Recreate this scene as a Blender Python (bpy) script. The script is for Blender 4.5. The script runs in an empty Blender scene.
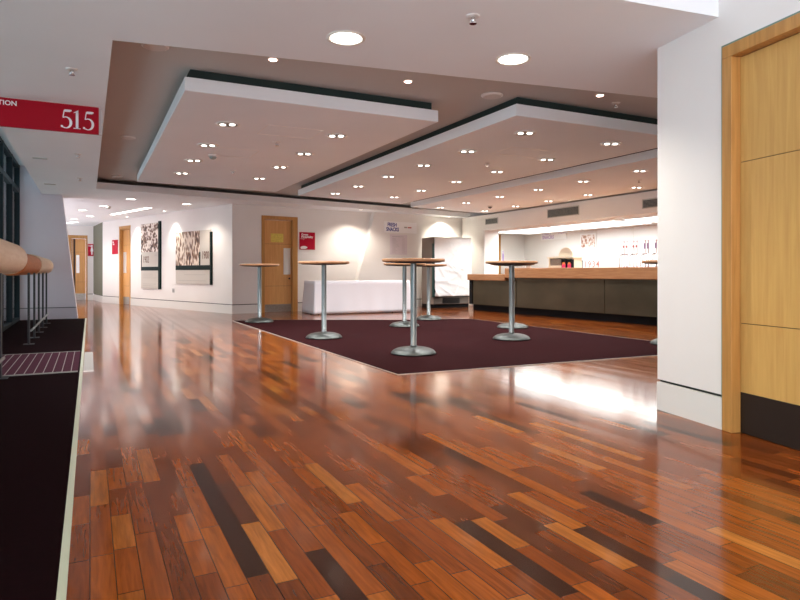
import bpy, bmesh, math, random
from mathutils import Vector, Matrix
random.seed(5)
C = bpy.context.scene.collection
PI = math.pi
# ------------------------------------------------------------------ camera frame
H = 0.92                       # eye height
F = 620.0                      # focal length in pixels of an 800 px wide frame
HY = 272.0                     # horizon row
FW = Vector((0.44721, 0.89443)); RT = Vector((0.89443, -0.44721))

def ray(px): return FW + RT * ((px - 400) / F)
def P(px, py, z=0.0):
    """point of the horizontal plane z seen at a pixel"""
    d = (z - H) * F / (HY - py)
    q = ray(px) * d
    return Vector((q.x, q.y, z))

# ------------------------------------------------------------------ materials
MATS = {}
def nodes_of(name):
    m = bpy.data.materials.new(name); m.use_nodes = True
    nt = m.node_tree
    return m, nt, nt.nodes['Principled BSDF']

def mat(name, col, rough=0.5, metal=0.0, noise=0.0, nscale=(8, 8, 8), bump=0.0, bscale=60, emit=None, coat=0.0, spec=0.5):
    if name in MATS: return MATS[name]
    m, nt, b = nodes_of(name)
    b.inputs['Base Color'].default_value = (*col, 1)
    b.inputs['Roughness'].default_value = rough
    b.inputs['Metallic'].default_value = metal
    b.inputs['Coat Weight'].default_value = coat
    b.inputs['Specular IOR Level'].default_value = spec
    if emit:
        b.inputs['Emission Color'].default_value = (*emit[0], 1)
        b.inputs['Emission Strength'].default_value = emit[1]
    tc = nt.nodes.new('ShaderNodeTexCoord')
    if noise:
        mp = nt.nodes.new('ShaderNodeMapping'); mp.inputs['Scale'].default_value = nscale
        nt.links.new(tc.outputs['Object'], mp.inputs[0])
        n = nt.nodes.new('ShaderNodeTexNoise'); n.inputs['Scale'].default_value = 1; n.inputs['Detail'].default_value = 5
        nt.links.new(mp.outputs[0], n.inputs['Vector'])
        r = nt.nodes.new('ShaderNodeValToRGB')
        r.color_ramp.elements[0].position = .3; r.color_ramp.elements[1].position = .7
        r.color_ramp.elements[0].color = (*[max(0, c * (1 - noise)) for c in col], 1)
        r.color_ramp.elements[1].color = (*[min(1, c * (1 + noise)) for c in col], 1)
        nt.links.new(n.outputs['Fac'], r.inputs[0]); nt.links.new(r.outputs[0], b.inputs['Base Color'])
    if bump:
        n2 = nt.nodes.new('ShaderNodeTexNoise'); n2.inputs['Scale'].default_value = bscale; n2.inputs['Detail'].default_value = 4
        nt.links.new(tc.outputs['Object'], n2.inputs['Vector'])
        bp = nt.nodes.new('ShaderNodeBump'); bp.inputs['Strength'].default_value = bump; bp.inputs['Distance'].default_value = .01
        nt.links.new(n2.outputs['Fac'], bp.inputs['Height']); nt.links.new(bp.outputs[0], b.inputs['Normal'])
    MATS[name] = m
    return m

def floor_material():
    m, nt, b = nodes_of('merbau strip floor')
    N = nt.nodes.new; L = nt.links.new
    def math_(op, a, c=None):
        n = N('ShaderNodeMath'); n.operation = op
        for i, v in enumerate((a, c)):
            if v is None: continue
            if isinstance(v, (int, float)): n.inputs[i].default_value = v
            else: L(v, n.inputs[i])
        return n.outputs[0]
    tc = N('ShaderNodeTexCoord'); sp = N('ShaderNodeSeparateXYZ'); L(tc.outputs['Object'], sp.inputs[0])
    x, y = sp.outputs[0], sp.outputs[1]
    W = 0.070
    xs = math_('DIVIDE', x, W); row = math_('FLOOR', xs)
    wn = N('ShaderNodeTexWhiteNoise'); wn.noise_dimensions = '1D'; L(row, wn.inputs['W'])
    r1 = wn.outputs['Value']
    ln = math_('ADD', math_('MULTIPLY', r1, .38), .26)
    ys = math_('DIVIDE', math_('ADD', y, math_('MULTIPLY', r1, 31.7)), ln); colm = math_('FLOOR', ys)
    cb = N('ShaderNodeCombineXYZ'); L(row, cb.inputs[0]); L(colm, cb.inputs[1])
    w2 = N('ShaderNodeTexWhiteNoise'); w2.noise_dimensions = '2D'; L(cb.outputs[0], w2.inputs['Vector'])
    idn = w2.outputs['Value']
    ramp = N('ShaderNodeValToRGB'); cr = ramp.color_ramp; cr.interpolation = 'LINEAR'
    stops = [(0, (.022, .007, .003)), (.04, (.045, .013, .005)), (.12, (.105, .024, .005)), (.5, (.168, .037, .006)), (.86, (.235, .057, .008)), (.96, (.265, .078, .014)), (1, (.31, .105, .022))]
    cr.elements[0].position, cr.elements[0].color = stops[0][0], (*stops[0][1], 1)
    cr.elements[1].position, cr.elements[1].color = stops[-1][0], (*stops[-1][1], 1)
    for p, c in stops[1:-1]:
        e = cr.elements.new(p); e.color = (*c, 1)
    L(idn, ramp.inputs[0])
    # grain along the boards
    gv = N('ShaderNodeCombineXYZ')
    L(math_('ADD', math_('MULTIPLY', x, 75), math_('MULTIPLY', idn, 40)), gv.inputs[0]); L(math_('MULTIPLY', y, 5), gv.inputs[1]); L(math_('MULTIPLY', idn, 91), gv.inputs[2])
    gn = N('ShaderNodeTexNoise'); gn.inputs['Scale'].default_value = 1; gn.inputs['Detail'].default_value = 6; gn.inputs['Distortion'].default_value = .6
    L(gv.outputs[0], gn.inputs['Vector'])
    gr = N('ShaderNodeMapRange'); gr.inputs[1].default_value = .25; gr.inputs[2].default_value = .75; gr.inputs[3].default_value = .62; gr.inputs[4].default_value = 1.3
    L(gn.outputs['Fac'], gr.inputs[0])
    # seams between the boards
    fx = math_('FRACT', xs); fy = math_('FRACT', ys)
    ex = math_('MULTIPLY', math_('MINIMUM', fx, math_('SUBTRACT', 1, fx)), W)
    ey = math_('MULTIPLY', math_('MINIMUM', fy, math_('SUBTRACT', 1, fy)), ln)
    ed = math_('MINIMUM', ex, ey)
    sm = N('ShaderNodeMapRange'); sm.inputs[1].default_value = .0008; sm.inputs[2].default_value = .0028; sm.inputs[3].default_value = .3; sm.inputs[4].default_value = 1
    L(ed, sm.inputs[0])
    k = math_('MULTIPLY', gr.outputs[0], sm.outputs[0])
    vm = N('ShaderNodeVectorMath'); vm.operation = 'SCALE'; L(ramp.outputs[0], vm.inputs[0]); L(k, vm.inputs['Scale'])
    L(vm.outputs[0], b.inputs['Base Color'])
    rr = N('ShaderNodeMapRange'); rr.inputs[1].default_value = 0; rr.inputs[2].default_value = 1; rr.inputs[3].default_value = FLOOR_R[0]; rr.inputs[4].default_value = FLOOR_R[1]
    L(r1, rr.inputs[0]); L(rr.outputs[0], b.inputs['Roughness'])
    b.inputs['Specular IOR Level'].default_value = .33
    return m
FLOOR_R = (.10, .15)

def wood(name, c0, c1, scale=(38, 38, 2.2), rough=.38):
    if name in MATS: return MATS[name]
    m, nt, b = nodes_of(name)
    tc = nt.nodes.new('ShaderNodeTexCoord'); mp = nt.nodes.new('ShaderNodeMapping'); mp.inputs['Scale'].default_value = scale
    n = nt.nodes.new('ShaderNodeTexNoise'); n.inputs['Scale'].default_value = 1; n.inputs['Detail'].default_value = 6; n.inputs['Distortion'].default_value = .5
    r = nt.nodes.new('ShaderNodeValToRGB')
    r.color_ramp.elements[0].position = .3; r.color_ramp.elements[1].position = .72
    r.color_ramp.elements[0].color = (*c0, 1); r.color_ramp.elements[1].color = (*c1, 1)
    nt.links.new(tc.outputs['Object'], mp.inputs[0]); nt.links.new(mp.outputs[0], n.inputs['Vector'])
    nt.links.new(n.outputs['Fac'], r.inputs[0]); nt.links.new(r.outputs[0], b.inputs['Base Color'])
    b.inputs['Roughness'].default_value = rough
    MATS[name] = m
    return m

def photo_material(name, scale, c_dark, c_mid, c_light, stretch=(1, 1, 1)):
    """an old sepia crowd photograph, printed on a board"""
    m, nt, b = nodes_of(name)
    tc = nt.nodes.new('ShaderNodeTexCoord'); mp = nt.nodes.new('ShaderNodeMapping'); mp.inputs['Scale'].default_value = stretch
    v = nt.nodes.new('ShaderNodeTexVoronoi'); v.inputs['Scale'].default_value = scale
    n = nt.nodes.new('ShaderNodeTexNoise'); n.inputs['Scale'].default_value = scale * .45; n.inputs['Detail'].default_value = 4
    a = nt.nodes.new('ShaderNodeMath'); a.operation = 'MULTIPLY_ADD'; a.inputs[1].default_value = .55
    r = nt.nodes.new('ShaderNodeValToRGB'); e = r.color_ramp.elements
    e[0].position = .56; e[0].color = (*c_dark, 1); e[1].position = .88; e[1].color = (*c_light, 1)
    x = e.new(.72); x.color = (*c_mid, 1)
    nt.links.new(tc.outputs['Object'], mp.inputs[0])
    nt.links.new(mp.outputs[0], v.inputs['Vector']); nt.links.new(mp.outputs[0], n.inputs['Vector'])
    nt.links.new(v.outputs['Distance'], a.inputs[0]); nt.links.new(n.outputs['Fac'], a.inputs[2])
    nt.links.new(a.outputs[0], r.inputs[0]); nt.links.new(r.outputs[0], b.inputs['Base Color'])
    b.inputs['Roughness'].default_value = .45
    return m

WALL = mat('white wall paint', (.84, .82, .79), .62, noise=.02, nscale=(1.5, 1.5, 1.5), bump=.02, bscale=140)
CEIL = mat('ceiling paint', (.85, .89, .91), .75, noise=.02, nscale=(1, 1, 1))
SKIRT = mat('skirting paint', (.80, .79, .75), .5)
GAP = mat('shadow gap', (.03, .032, .028), .8)
FLOOR = floor_material()
CARPET = mat('maroon carpet', (.022, .0045, .005), .95, noise=.25, nscale=(40, 40, 40), bump=.5, bscale=500, spec=.03)
CARPET2 = mat('dark carpet', (.007, .0015, .0022), .95, noise=.25, nscale=(40, 40, 40), bump=.5, bscale=500, spec=.03)
STEEL = mat('brushed steel', (.25, .27, .265), .36, 1.0, noise=.06, nscale=(60, 60, 3))
CAST = mat('cast pewter base', (.075, .08, .072), .42, .85, noise=.08, nscale=(30, 30, 30))
CHROME = mat('chrome', (.8, .8, .8), .12, 1.0)
DARKM = mat('dark painted metal', (.02, .022, .025), .45, .3)
FRAMEM = mat('window frame paint', (.010, .022, .027), .5, spec=.2)
ALU = mat('aluminium trim', (.72, .72, .66), .35, .8)
BEECH = wood('beech veneer', (.56, .31, .085), (.66, .40, .12), rough=.5)
BEECH2 = wood('orange beech veneer', (.64, .32, .10), (.74, .40, .14), rough=.5)
OAK = wood('oak frame', (.42, .20, .05), (.58, .30, .085))
RAILW = wood('pale beech rail', (.78, .58, .38), (.88, .70, .50), (30, 3, 30), .5)
COLLAR = wood('cherry collar', (.42, .12, .018), (.52, .17, .03), (30, 3, 30), .6)
BARW = wood('bar timber', (.30, .125, .045), (.42, .205, .085), (3, 30, 30))
TOPW = wood('table edge timber', (.45, .22, .10), (.56, .30, .15), (20, 20, 20))
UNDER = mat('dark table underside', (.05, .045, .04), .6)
BRONZE = mat('dull bronze panel', (.085, .068, .040), .36, .75, noise=.22, nscale=(1.2, 6, 1.5))
BLACK = mat('black kick board', (.006, .006, .007), .6, spec=.15)
KICK = mat('dark bronze kick plate', (.028, .018, .014), .5, .2, spec=.3)
KICKS = mat('steel kick plate', (.36, .34, .30), .4, .8, noise=.15, nscale=(30, 30, 30))
RED = mat('red sign', (.40, .002, .016), .5, spec=.15)
RED2 = mat('red wall sign', (.48, .004, .03), .5, spec=.15)
WHITE = mat('white lettering', (.93, .91, .93), .5)
WPLAST = mat('white board', (.94, .94, .94), .45)
BLUE = mat('blue lettering', (.012, .03, .30), .5)
CREAM = mat('cream board', (.56, .52, .46), .5)
GREEN = mat('dark green band', (.004, .016, .014), .6, spec=.15)
GREYT = mat('grey print', (.40, .38, .35), .6)
BROWNT = mat('brown numerals', (.16, .08, .06), .6)
YELLOW = mat('yellow notice', (.75, .62, .12), .5, noise=.15, nscale=(40, 40, 40))
CLOTH = mat('white table linen', (.82, .80, .82), .85, bump=.1, bscale=25)
SHEET = mat('white dust sheet', (.76, .76, .74), .7, bump=.6, bscale=9)
PAPER = mat('white paper', (.76, .70, .74), .7)
LAMP = mat('lit lamp', (.9, .9, .9), .4, emit=((1, .93, .84), 2.4))
LAMPB = mat('lit downlight lens', (.9, .9, .9), .4, emit=((1, .97, .90), 5.0))
LAMPP = mat('lit pink lamp', (.9, .8, .8), .4, emit=((1, .60, .50), 6.0))
BARL = mat('added bar glow', (.9, .9, .9), .4, emit=((.94, 1.0, .98), 1.4))
DISC = mat('dark reflector', (.22, .20, .18), .35, .5)
VENT = mat('vent louvre', (.24, .26, .25), .5, .2)
DKGREEN = mat('dark green chiller edge', (.015, .05, .042), .4)
FRIDGE = mat('brown grey chiller side', (.23, .18, .145), .5)
PURPLE = mat('purple glass', (.28, .16, .45), .3)
PINKR = mat('red carton print', (.65, .03, .12), .5)
ORANGE = mat('orange carton print', (.8, .25, .04), .5)
PALEP = mat('overexposed purple print', (.50, .34, .62), .6)  # paled to give the lettering its overexposed look
MAUVE = mat('mauve tap badge', (.30, .16, .28), .5)
TAPRED = mat('red tap badge', (.45, .12, .12), .5)
SEPIA1 = photo_material('sepia crowd print', 13, (.02, .010, .006), (.17, .07, .035), (.84, .76, .68))
SEPIA2 = photo_material('sepia avenue print', 11, (.025, .010, .004), (.22, .09, .035), (.82, .70, .58), (1.8, 1, .7))
SEPIA3 = photo_material('faded print', 14, (.30, .10, .06), (.55, .36, .28), (.86, .8, .78))

def glass_material():
    m = bpy.data.materials.new('window glass'); m.use_nodes = True
    nt = m.node_tree; nt.nodes.clear()
    o = nt.nodes.new('ShaderNodeOutputMaterial'); mx = nt.nodes.new('ShaderNodeMixShader')
    t = nt.nodes.new('ShaderNodeBsdfTransparent'); t.inputs[0].default_value = (.80, .90, .90, 1)
    g = nt.nodes.new('ShaderNodeBsdfGlossy'); g.inputs['Roughness'].default_value = .02
    fr = nt.nodes.new('ShaderNodeFresnel'); fr.inputs[0].default_value = 1.45
    nt.links.new(fr.outputs[0], mx.inputs[0]); nt.links.new(t.outputs[0], mx.inputs[1]); nt.links.new(g.outputs[0], mx.inputs[2])
    nt.links.new(mx.outputs[0], o.inputs[0])
    return m
GLASS = glass_material()

# ------------------------------------------------------------------ mesh helpers
class MB:
    def __init__(s): s.v = []; s.f = []; s.m = []; s.sm = []
    def add(s, vs, fs, mi=0, smooth=False):
        o = len(s.v); s.v += [tuple(q) for q in vs]
        for f in fs: s.f.append([i + o for i in f]); s.m.append(mi); s.sm.append(smooth)
        return s
    def box(s, x0, x1, y0, y1, z0, z1, mi=0):
        vs = [(x, y, z) for z in (z0, z1) for y in (y0, y1) for x in (x0, x1)]
        return s.add(vs, [(0, 2, 3, 1), (4, 5, 7, 6), (0, 1, 5, 4), (2, 6, 7, 3), (0, 4, 6, 2), (1, 3, 7, 5)], mi)
    def prism(s, poly, z0, z1, mi=0):
        """polygon in x,y (counter-clockwise) extruded in z"""
        n = len(poly)
        vs = [(p[0], p[1], z0) for p in poly] + [(p[0], p[1], z1) for p in poly]
        fs = [tuple(range(n - 1, -1, -1)), tuple(range(n, 2 * n))] + [(i, (i + 1) % n, n + (i + 1) % n, n + i) for i in range(n)]
        return s.add(vs, fs, mi)
    def plate(s, poly, y0, y1, mi=0):
        """polygon in x,z (counter-clockwise seen from -y) extruded in y from y0 (front) to y1"""
        n = len(poly)
        vs = [(p[0], y0, p[1]) for p in poly] + [(p[0], y1, p[1]) for p in poly]
        fs = [tuple(range(n)), tuple(range(2 * n - 1, n - 1, -1))] + [((i + 1) % n, i, n + i, n + (i + 1) % n) for i in range(n)]
        return s.add(vs, fs, mi)
    def lathe(s, prof, cx=0, cy=0, seg=32, mi=0, sx=1, sy=1, ring=False):
        """profile of (r, z), bottom to top; closed with caps"""
        vs = []; fs = []
        for r, z in prof:
            for k in range(seg):
                a = 2 * PI * k / seg; vs.append((cx + sx * r * math.cos(a), cy + sy * r * math.sin(a), z))
        for i in range(len(prof) - 1):
            for k in range(seg):
                k2 = (k + 1) % seg
                fs.append((i * seg + k, i * seg + k2, (i + 1) * seg + k2, (i + 1) * seg + k))
        if ring:
            t = (len(prof) - 1) * seg
            fs += [(t + k, t + (k + 1) % seg, (k + 1) % seg, k) for k in range(seg)]
            return s.add(vs, fs, mi, True)
        s.add(vs, fs, mi, True)
        o = len(s.v) - len(vs)
        s.f.append([o + k for k in range(seg - 1, -1, -1)]); s.m.append(mi); s.sm.append(False)
        t = o + (len(prof) - 1) * seg
        s.f.append([t + k for k in range(seg)]); s.m.append(mi); s.sm.append(False)
        return s
    def tube(s, pts, r, seg=10, mi=0, cap=True):
        pts = [Vector(p) for p in pts]; vs = []; fs = []
        for i, p in enumerate(pts):
            d = (pts[min(i + 1, len(pts) - 1)] - pts[max(i - 1, 0)]).normalized()
            up = Vector((0, 0, 1)) if abs(d.z) < .9 else Vector((1, 0, 0))
            a = d.cross(up).normalized(); b = d.cross(a).normalized()
            rr = r[i] if isinstance(r, (list, tuple)) else r
            for k in range(seg):
                t = 2 * PI * k / seg; vs.append(p + a * rr * math.cos(t) + b * rr * math.sin(t))
        for i in range(len(pts) - 1):
            for k in range(seg):
                k2 = (k + 1) % seg
                fs.append((i * seg + k, i * seg + k2, (i + 1) * seg + k2, (i + 1) * seg + k))
        s.add(vs, fs, mi, True)
        if cap:
            o = len(s.v) - len(vs); e = o + (len(pts) - 1) * seg
            s.f.append([o + k for k in range(seg)]); s.m.append(mi); s.sm.append(False)
            s.f.append([e + k for k in range(seg - 1, -1, -1)]); s.m.append(mi); s.sm.append(False)
        return s
    def build(s, name, mats, parent=None, bevel=0.0, loc=None, rz=0.0):
        me = bpy.data.meshes.new(name); me.from_pydata(s.v, [], s.f)
        if not isinstance(mats, (list, tuple)): mats = [mats]
        for m in mats: me.materials.append(m)
        for p, mi, sm in zip(me.polygons, s.m, s.sm): p.material_index = mi; p.use_smooth = sm
        bm = bmesh.new(); bm.from_mesh(me); bmesh.ops.recalc_face_normals(bm, faces=bm.faces); bm.to_mesh(me); bm.free()
        o = bpy.data.objects.new(name, me); C.objects.link(o)
        if parent: o.parent = parent
        if loc is not None: o.location = loc
        o.rotation_euler[2] = rz
        if bevel:
            b = o.modifiers.new('bevel', 'BEVEL'); b.width = bevel; b.segments = 2; b.limit_method = 'ANGLE'
        return o

def tag(o, label, cat, group=None, kind=None):
    o['label'] = label; o['category'] = cat
    if group: o['group'] = group
    if kind: o['kind'] = kind
    return o
def struct(o): o['kind'] = 'structure'; return o
def thing(name, label, cat, loc=(0, 0, 0), rz=0.0, group=None):
    o = bpy.data.objects.new(name, None); C.objects.link(o); o.empty_display_size = .1
    o.location = loc; o.rotation_euler[2] = rz
    if label: tag(o, label, cat, group)
    return o
def dup(root, loc, label, rz=None):
    r = root.copy(); C.objects.link(r); r.location = loc
    if rz is not None: r.rotation_euler[2] = rz
    r['label'] = label
    for ch in list(root.children):
        c = ch.copy(); C.objects.link(c); c.parent = r
        for g in list(ch.children):
            d = g.copy(); C.objects.link(d); d.parent = c
    return r

def text_part(name, body, size, m, parent, x, z, y=-.004, bold=0.0, align='LEFT', sx=1.0, space=1.0):
    """lettering standing upright in the local x-z plane, facing local -y"""
    cu = bpy.data.curves.new(name, 'FONT'); cu.body = body; cu.size = size; cu.extrude = .0008; cu.offset = bold; cu.align_x = align; cu.space_character = space
    cu.resolution_u = 4
    t = bpy.data.objects.new(name, cu); C.objects.link(t); bpy.context.view_layer.update()
    me = bpy.data.meshes.new_from_object(t.evaluated_get(bpy.context.evaluated_depsgraph_get()))
    bpy.data.objects.remove(t); me.name = name
    me.transform(Matrix.Rotation(PI / 2, 4, 'X') @ Matrix.Diagonal((sx, 1, 1, 1)))
    me.materials.clear(); me.materials.append(m)
    o = bpy.data.objects.new(name, me); C.objects.link(o); o.parent = parent; o.location = (x, y, z)
    return o

class Wall:
    """a vertical plane: p0 -> p1 runs left to right as seen from the room; local +y points into the wall"""
    def __init__(s, p0, p1):
        s.p0 = Vector(p0); s.d = (Vector(p1) - s.p0); s.len = s.d.length; s.d.normalize()
        s.rz = math.atan2(s.d.y, s.d.x)
    def s_at(s, px, off=0.0):
        r = ray(px); n = Vector((s.d.y, -s.d.x)); p = s.p0 + n * off
        den = r.x * n.y * 0 + r.dot(n)
        t = p.dot(n) / den
        return (r * t - s.p0).dot(s.d), t
    def sz(s, px, py, off=0.0):
        a, t = s.s_at(px, off); return a, H + (HY - py) * t / F
    def w(s, a, off=0.0, z=0.0):
        n = Vector((s.d.y, -s.d.x)); q = s.p0 + s.d * a + n * off
        return (q.x, q.y, z)

def build_wall(name, W, z1, thick=.25, holes=(), base=None, s0=0.0, s1=None, extra_top=None, paint=None):
    """holes: (s0, s1, ztop).  A plaster wall above a recessed gap and a skirting."""
    s1 = W.len if s1 is None else s1
    segs = []; cur = s0
    for a, b, zt in sorted(holes):
        segs.append((cur, a, 0)); segs.append((a, b, zt)); cur = b
    segs.append((cur, s1, 0))
    m = MB(); k = MB()
    for a, b, zb in segs:
        if b - a < .002: continue
        if zb == 0 and base:
            m.box(a, b, 0, thick, base + .018, z1)
            m.box(a, b, .02, thick, 0, base + .018, 1)
            k.box(a, b, -.006, .02, 0, base)
        else: m.box(a, b, 0, thick, zb, z1)
    if extra_top: m.box(*extra_top[:2], 0, thick, z1, extra_top[2])
    o = struct(m.build(name, [paint or WALL, GAP], loc=(W.p0.x, W.p0.y, 0), rz=W.rz))
    if base: struct(k.build(name.replace('wall', 'baseboard'), SKIRT, loc=(W.p0.x, W.p0.y, 0), rz=W.rz))
    return o

# ------------------------------------------------------------------ room shell
ZC = 2.42; ZU = 2.62; ZH = 2.94
o = MB().box(-1.4, 12.4, -1.2, 24, -.1, 0).build('floor', FLOOR); struct(o)

# ceiling: a slab with the big rectangular recess left open
m = MB()
fl, fr_ = (.13, 4.42), (9.30, 3.05)
bl, br_ = (.10, 12.42), (9.30, 14.35)
ef_l, ef_r = (-.83, 2.96), (12.2, 1.27)
CT = ZC + .12
m.prism([ef_l, ef_r, (12.2, 2.6), fr_, fl, (-.83, 4.42)], ZC, CT)
m.prism([(-.83, 4.42), fl, bl, (-.83, 12.42)], ZC, CT)
m.prism([(-.83, 12.42), bl, br_, (12.2, 14.35), (12.2, 24), (-2.5, 24), (-2.5, 14.6), (-.83, 14.6)], ZC, CT)
struct(m.build('ceiling', CEIL))
# higher ceiling seen up inside the recess
struct(MB().prism([(-.75, 3.3), (12.2, 3.3), (12.2, 15.9), (-.75, 15.9)], ZU, ZU + .1).build('ceiling', mat('shaded recess paint', (.55, .53, .50), .8, noise=.02, nscale=(1, 1, 1))))  # greyer than the other ceilings, the recess shade put into its paint
# front bay: upstand and higher ceiling over the camera
m = MB()
a = Vector(ef_l); b = Vector(ef_r); n = Vector((-.13, 1)).normalized() * .08
m.prism([a, b, b + n, a + n], CT, ZH)
struct(m.build('trim_1', WALL))
struct(MB().prism([(-1.5, -1.2), (12.2, -1.2), ef_r, ef_l, (-1.5, 2.96)], ZH, ZH + .1).build('ceiling', CEIL))
# window bay: raised ceiling strip and upstand beside the soffit
struct(MB().box(-1.5, -.75, 2.96, 14.6, ZH, ZH + .1).build('ceiling', CEIL))
struct(MB().box(-.83, -.75, 3.05, 14.6, CT, ZH).build('trim_2', WALL))

# right wall with the near door
WR = Wall((3.408, 2.95), (3.408 - .191 * 4.2, 2.95 - .981 * 4.2))
sR, zR = WR.sz(722.5, 47)
DW = 1.16
build_wall('wall_right', WR, ZC, .3, [(sR, sR + DW, zR)], base=.185, extra_top=(.45, WR.len, ZH))
WFR = Wall((12.2, 2.95), (3.408 + .30, 2.95))
build_wall('wall_front', WFR, ZU, .25)
# left wall with the history panels, its return, and the wall at the end of the corridor
A = Vector((2.79, 13.81)); B = Vector((.34, 20.70))
WP = Wall(B, A)
s3a, z3 = WP.sz(119.3, 226.6); s3b, _ = WP.sz(130.6, 227)
build_wall('wall_left', WP, ZC, .25, [(s3a, s3b, z3)], base=.19)
WRET = Wall((.10, 22.75), (B.x, B.y))
build_wall('wall_return', WRET, ZC, .1, base=.19, paint=mat('grey green paint', (.16, .17, .125), .6))
WF = Wall((-2.5, 22.75), (.10, 22.75))
s4a, z4 = WF.sz(68, 235); s4b, _ = WF.sz(87.6, 235)
build_wall('wall_corridor', WF, ZC, .25, [(s4a, s4b, z4)], base=.19)
build_wall('wall_corridor_side', Wall((-2.5, 14.3), (-2.5, 22.75)), ZC, .2)
# back wall
WB = Wall((A.x, A.y), (A.x + .98985 * 9.2, A.y + .1421 * 9.2))
s2a, z2 = WB.sz(261.5, 215.3); s2b, _ = WB.sz(297.6, 217.5)
s5a, z5 = WB.sz(482, 234); s5b, _ = WB.sz(500.5, 234)
build_wall('wall_back', WB, ZC, .25, [(s2a, s2b, z2), (s5a, s5b, z5)], base=.19)
# wall behind the bar
BB0 = WB.w(WB.len - .3)
WBB = Wall((11.75, BB0[1] + .1), (11.75, 2.9))
build_wall('wall_bar', WBB, ZC)
# bulkhead over the bar, and the pier that carries its far end
struct(MB().box(9.30, 11.75, 2.96, 14.72, 2.02, ZC).build('trim_3', WALL))
struct(MB().box(9.30, 9.75, 13.62, 14.72, 0, 2.02).build('wall_pier', WALL))
# leaning end wall beside the windows
LW = 13.74
m = MB(); m.plate([(-1.30, 0), (-.215, 0), (-.485, ZC), (-.83, ZC), (-.83, ZH), (-1.30, ZH)], LW, LW + .5)
struct(m.build('wall_leaning', mat('daylight tinted paint', (.76, .71, .77), .65)))  # white wall, the lavender cast of daylight put into its paint
m = MB(); m.plate([(-1.25, .22), (-.238, .22), (-.2395, .235), (-1.25, .235)], LW - .003, LW + .02)
struct(m.build('trim_4', mat('grey line', (.16, .17, .17), .6)))
# leaning buttress face on the back wall
BOFF = .16
b0 = WB.sz(358, 280, BOFF); b1 = WB.sz(374.5, 214, BOFF); b2 = WB.sz(425, 217, BOFF); b3 = WB.sz(413.5, 285, BOFF)
def ext(p, q, z): return p[0] + (q[0] - p[0]) * (z - p[1]) / (q[1] - p[1])
m = MB(); m.plate([(ext(b0, b1, 0), 0), (ext(b3, b2, 0), 0), (ext(b3, b2, ZC), ZC), (ext(b0, b1, ZC), ZC)], -BOFF, 0)
struct(m.build('wall_buttress', WALL, loc=(WB.p0.x, WB.p0.y, 0), rz=WB.rz))

# ------------------------------------------------------------------ glazed wall on the left
def window(nm, u0, u1):
    r = thing(nm, None, None, (-1.24, u0, 0)); r['kind'] = 'structure'
    L = u1 - u0
    m = MB()
    m.box(-.05, .05, 0, .05, 0, ZH); m.box(-.05, .05, L - .05, L, 0, ZH)
    for z in (0, .95, 2.42, ZH - .06): m.box(-.045, .045, .05, L - .05, z, z + (.06 if z != 2.42 else .08))
    m.build('window_frame', FRAMEM, r)
    MB().box(-.006, .006, .05, L - .05, .06, ZH - .06).build('pane', GLASS, r)
us = [-1.2 + 1.245 * i for i in range(13)]
for i in range(12): window('window_%d' % (i + 1), us[i], us[i + 1])
struct(MB().box(-5.0, -4.7, -3, 17, -.1, 4.6).build('wall_daylight_block', mat('daylight block grey', (.55, .64, .68), .8, noise=.15, nscale=(1, 1, 1))))  # wall added outside the glazing to cut the daylight coming in
# ------------------------------------------------------------------ floor coverings
def poly_carpet(name, label, poly, m, h=.006, w=.007):
    r = thing(name, label, 'carpet')
    MB().prism(poly, 0, h).build('pile', m, r)
    e = MB(); n = len(poly)
    for i in range(n):
        p = Vector(poly[i]); q = Vector(poly[(i + 1) % n]); d = (q - p).normalized(); nn = Vector((d.y, -d.x)) * w
        e.prism([p, p + nn, q + nn, q], 0, h + .001)
    e.build('edge_trim', ALU, r)
poly_carpet('carpet', 'large maroon carpet inset in the timber floor under the tall round tables',
            [(2.46, 4.96), (6.65, 4.78), (6.66, 10.24), (5.3, 10.62), (3.27, 11.66), (2.40, 11.84)], CARPET)
r = thing('carpet', 'dark carpet strip along the glazed wall under the timber rail', 'carpet')
MB().box(-1.19, -.085, -1.2, LW, 0, .006).build('pile', CARPET2, r)
MB().box(-.085, -.060, -1.2, LW, 0, .0066).build('edge_trim', mat('pale metal strip', (.62, .66, .50), .4, .4), r)
# ribbed door mat
r = thing('door_mat', 'ribbed maroon entrance mat with metal bars on the dark carpet', 'mat', (0, 0, .0068))
u0m, u1m = 6.40, 7.98
MB().box(-1.15, -.10, u0m, u1m, 0, .006).build('base', mat('mat pile', (.06, .016, .028), .95, bump=.4, bscale=300, spec=.1), r)
mm = MB()
x = -1.12
while x < -.11: mm.box(x, x + .006, u0m, u1m, .006, .010); x += .074
mm.build('bar', mat('dull mat bar', (.36, .35, .31), .5, .6), r)
for e0, e1 in ((u0m - .02, u0m), (u1m, u1m + .02)): MB().box(-1.15, -.10, e0, e1, 0, .010).build('edge_bar', mat('mat frame metal', (.34, .34, .30), .5, .6), r)
o = MB().box(-.055, .03, u0m + .02, u1m - .06, 0, .006).build('threshold_plate', ALU); tag(o, 'pale metal plate on the timber floor beside the ribbed mat', 'plate')

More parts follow.
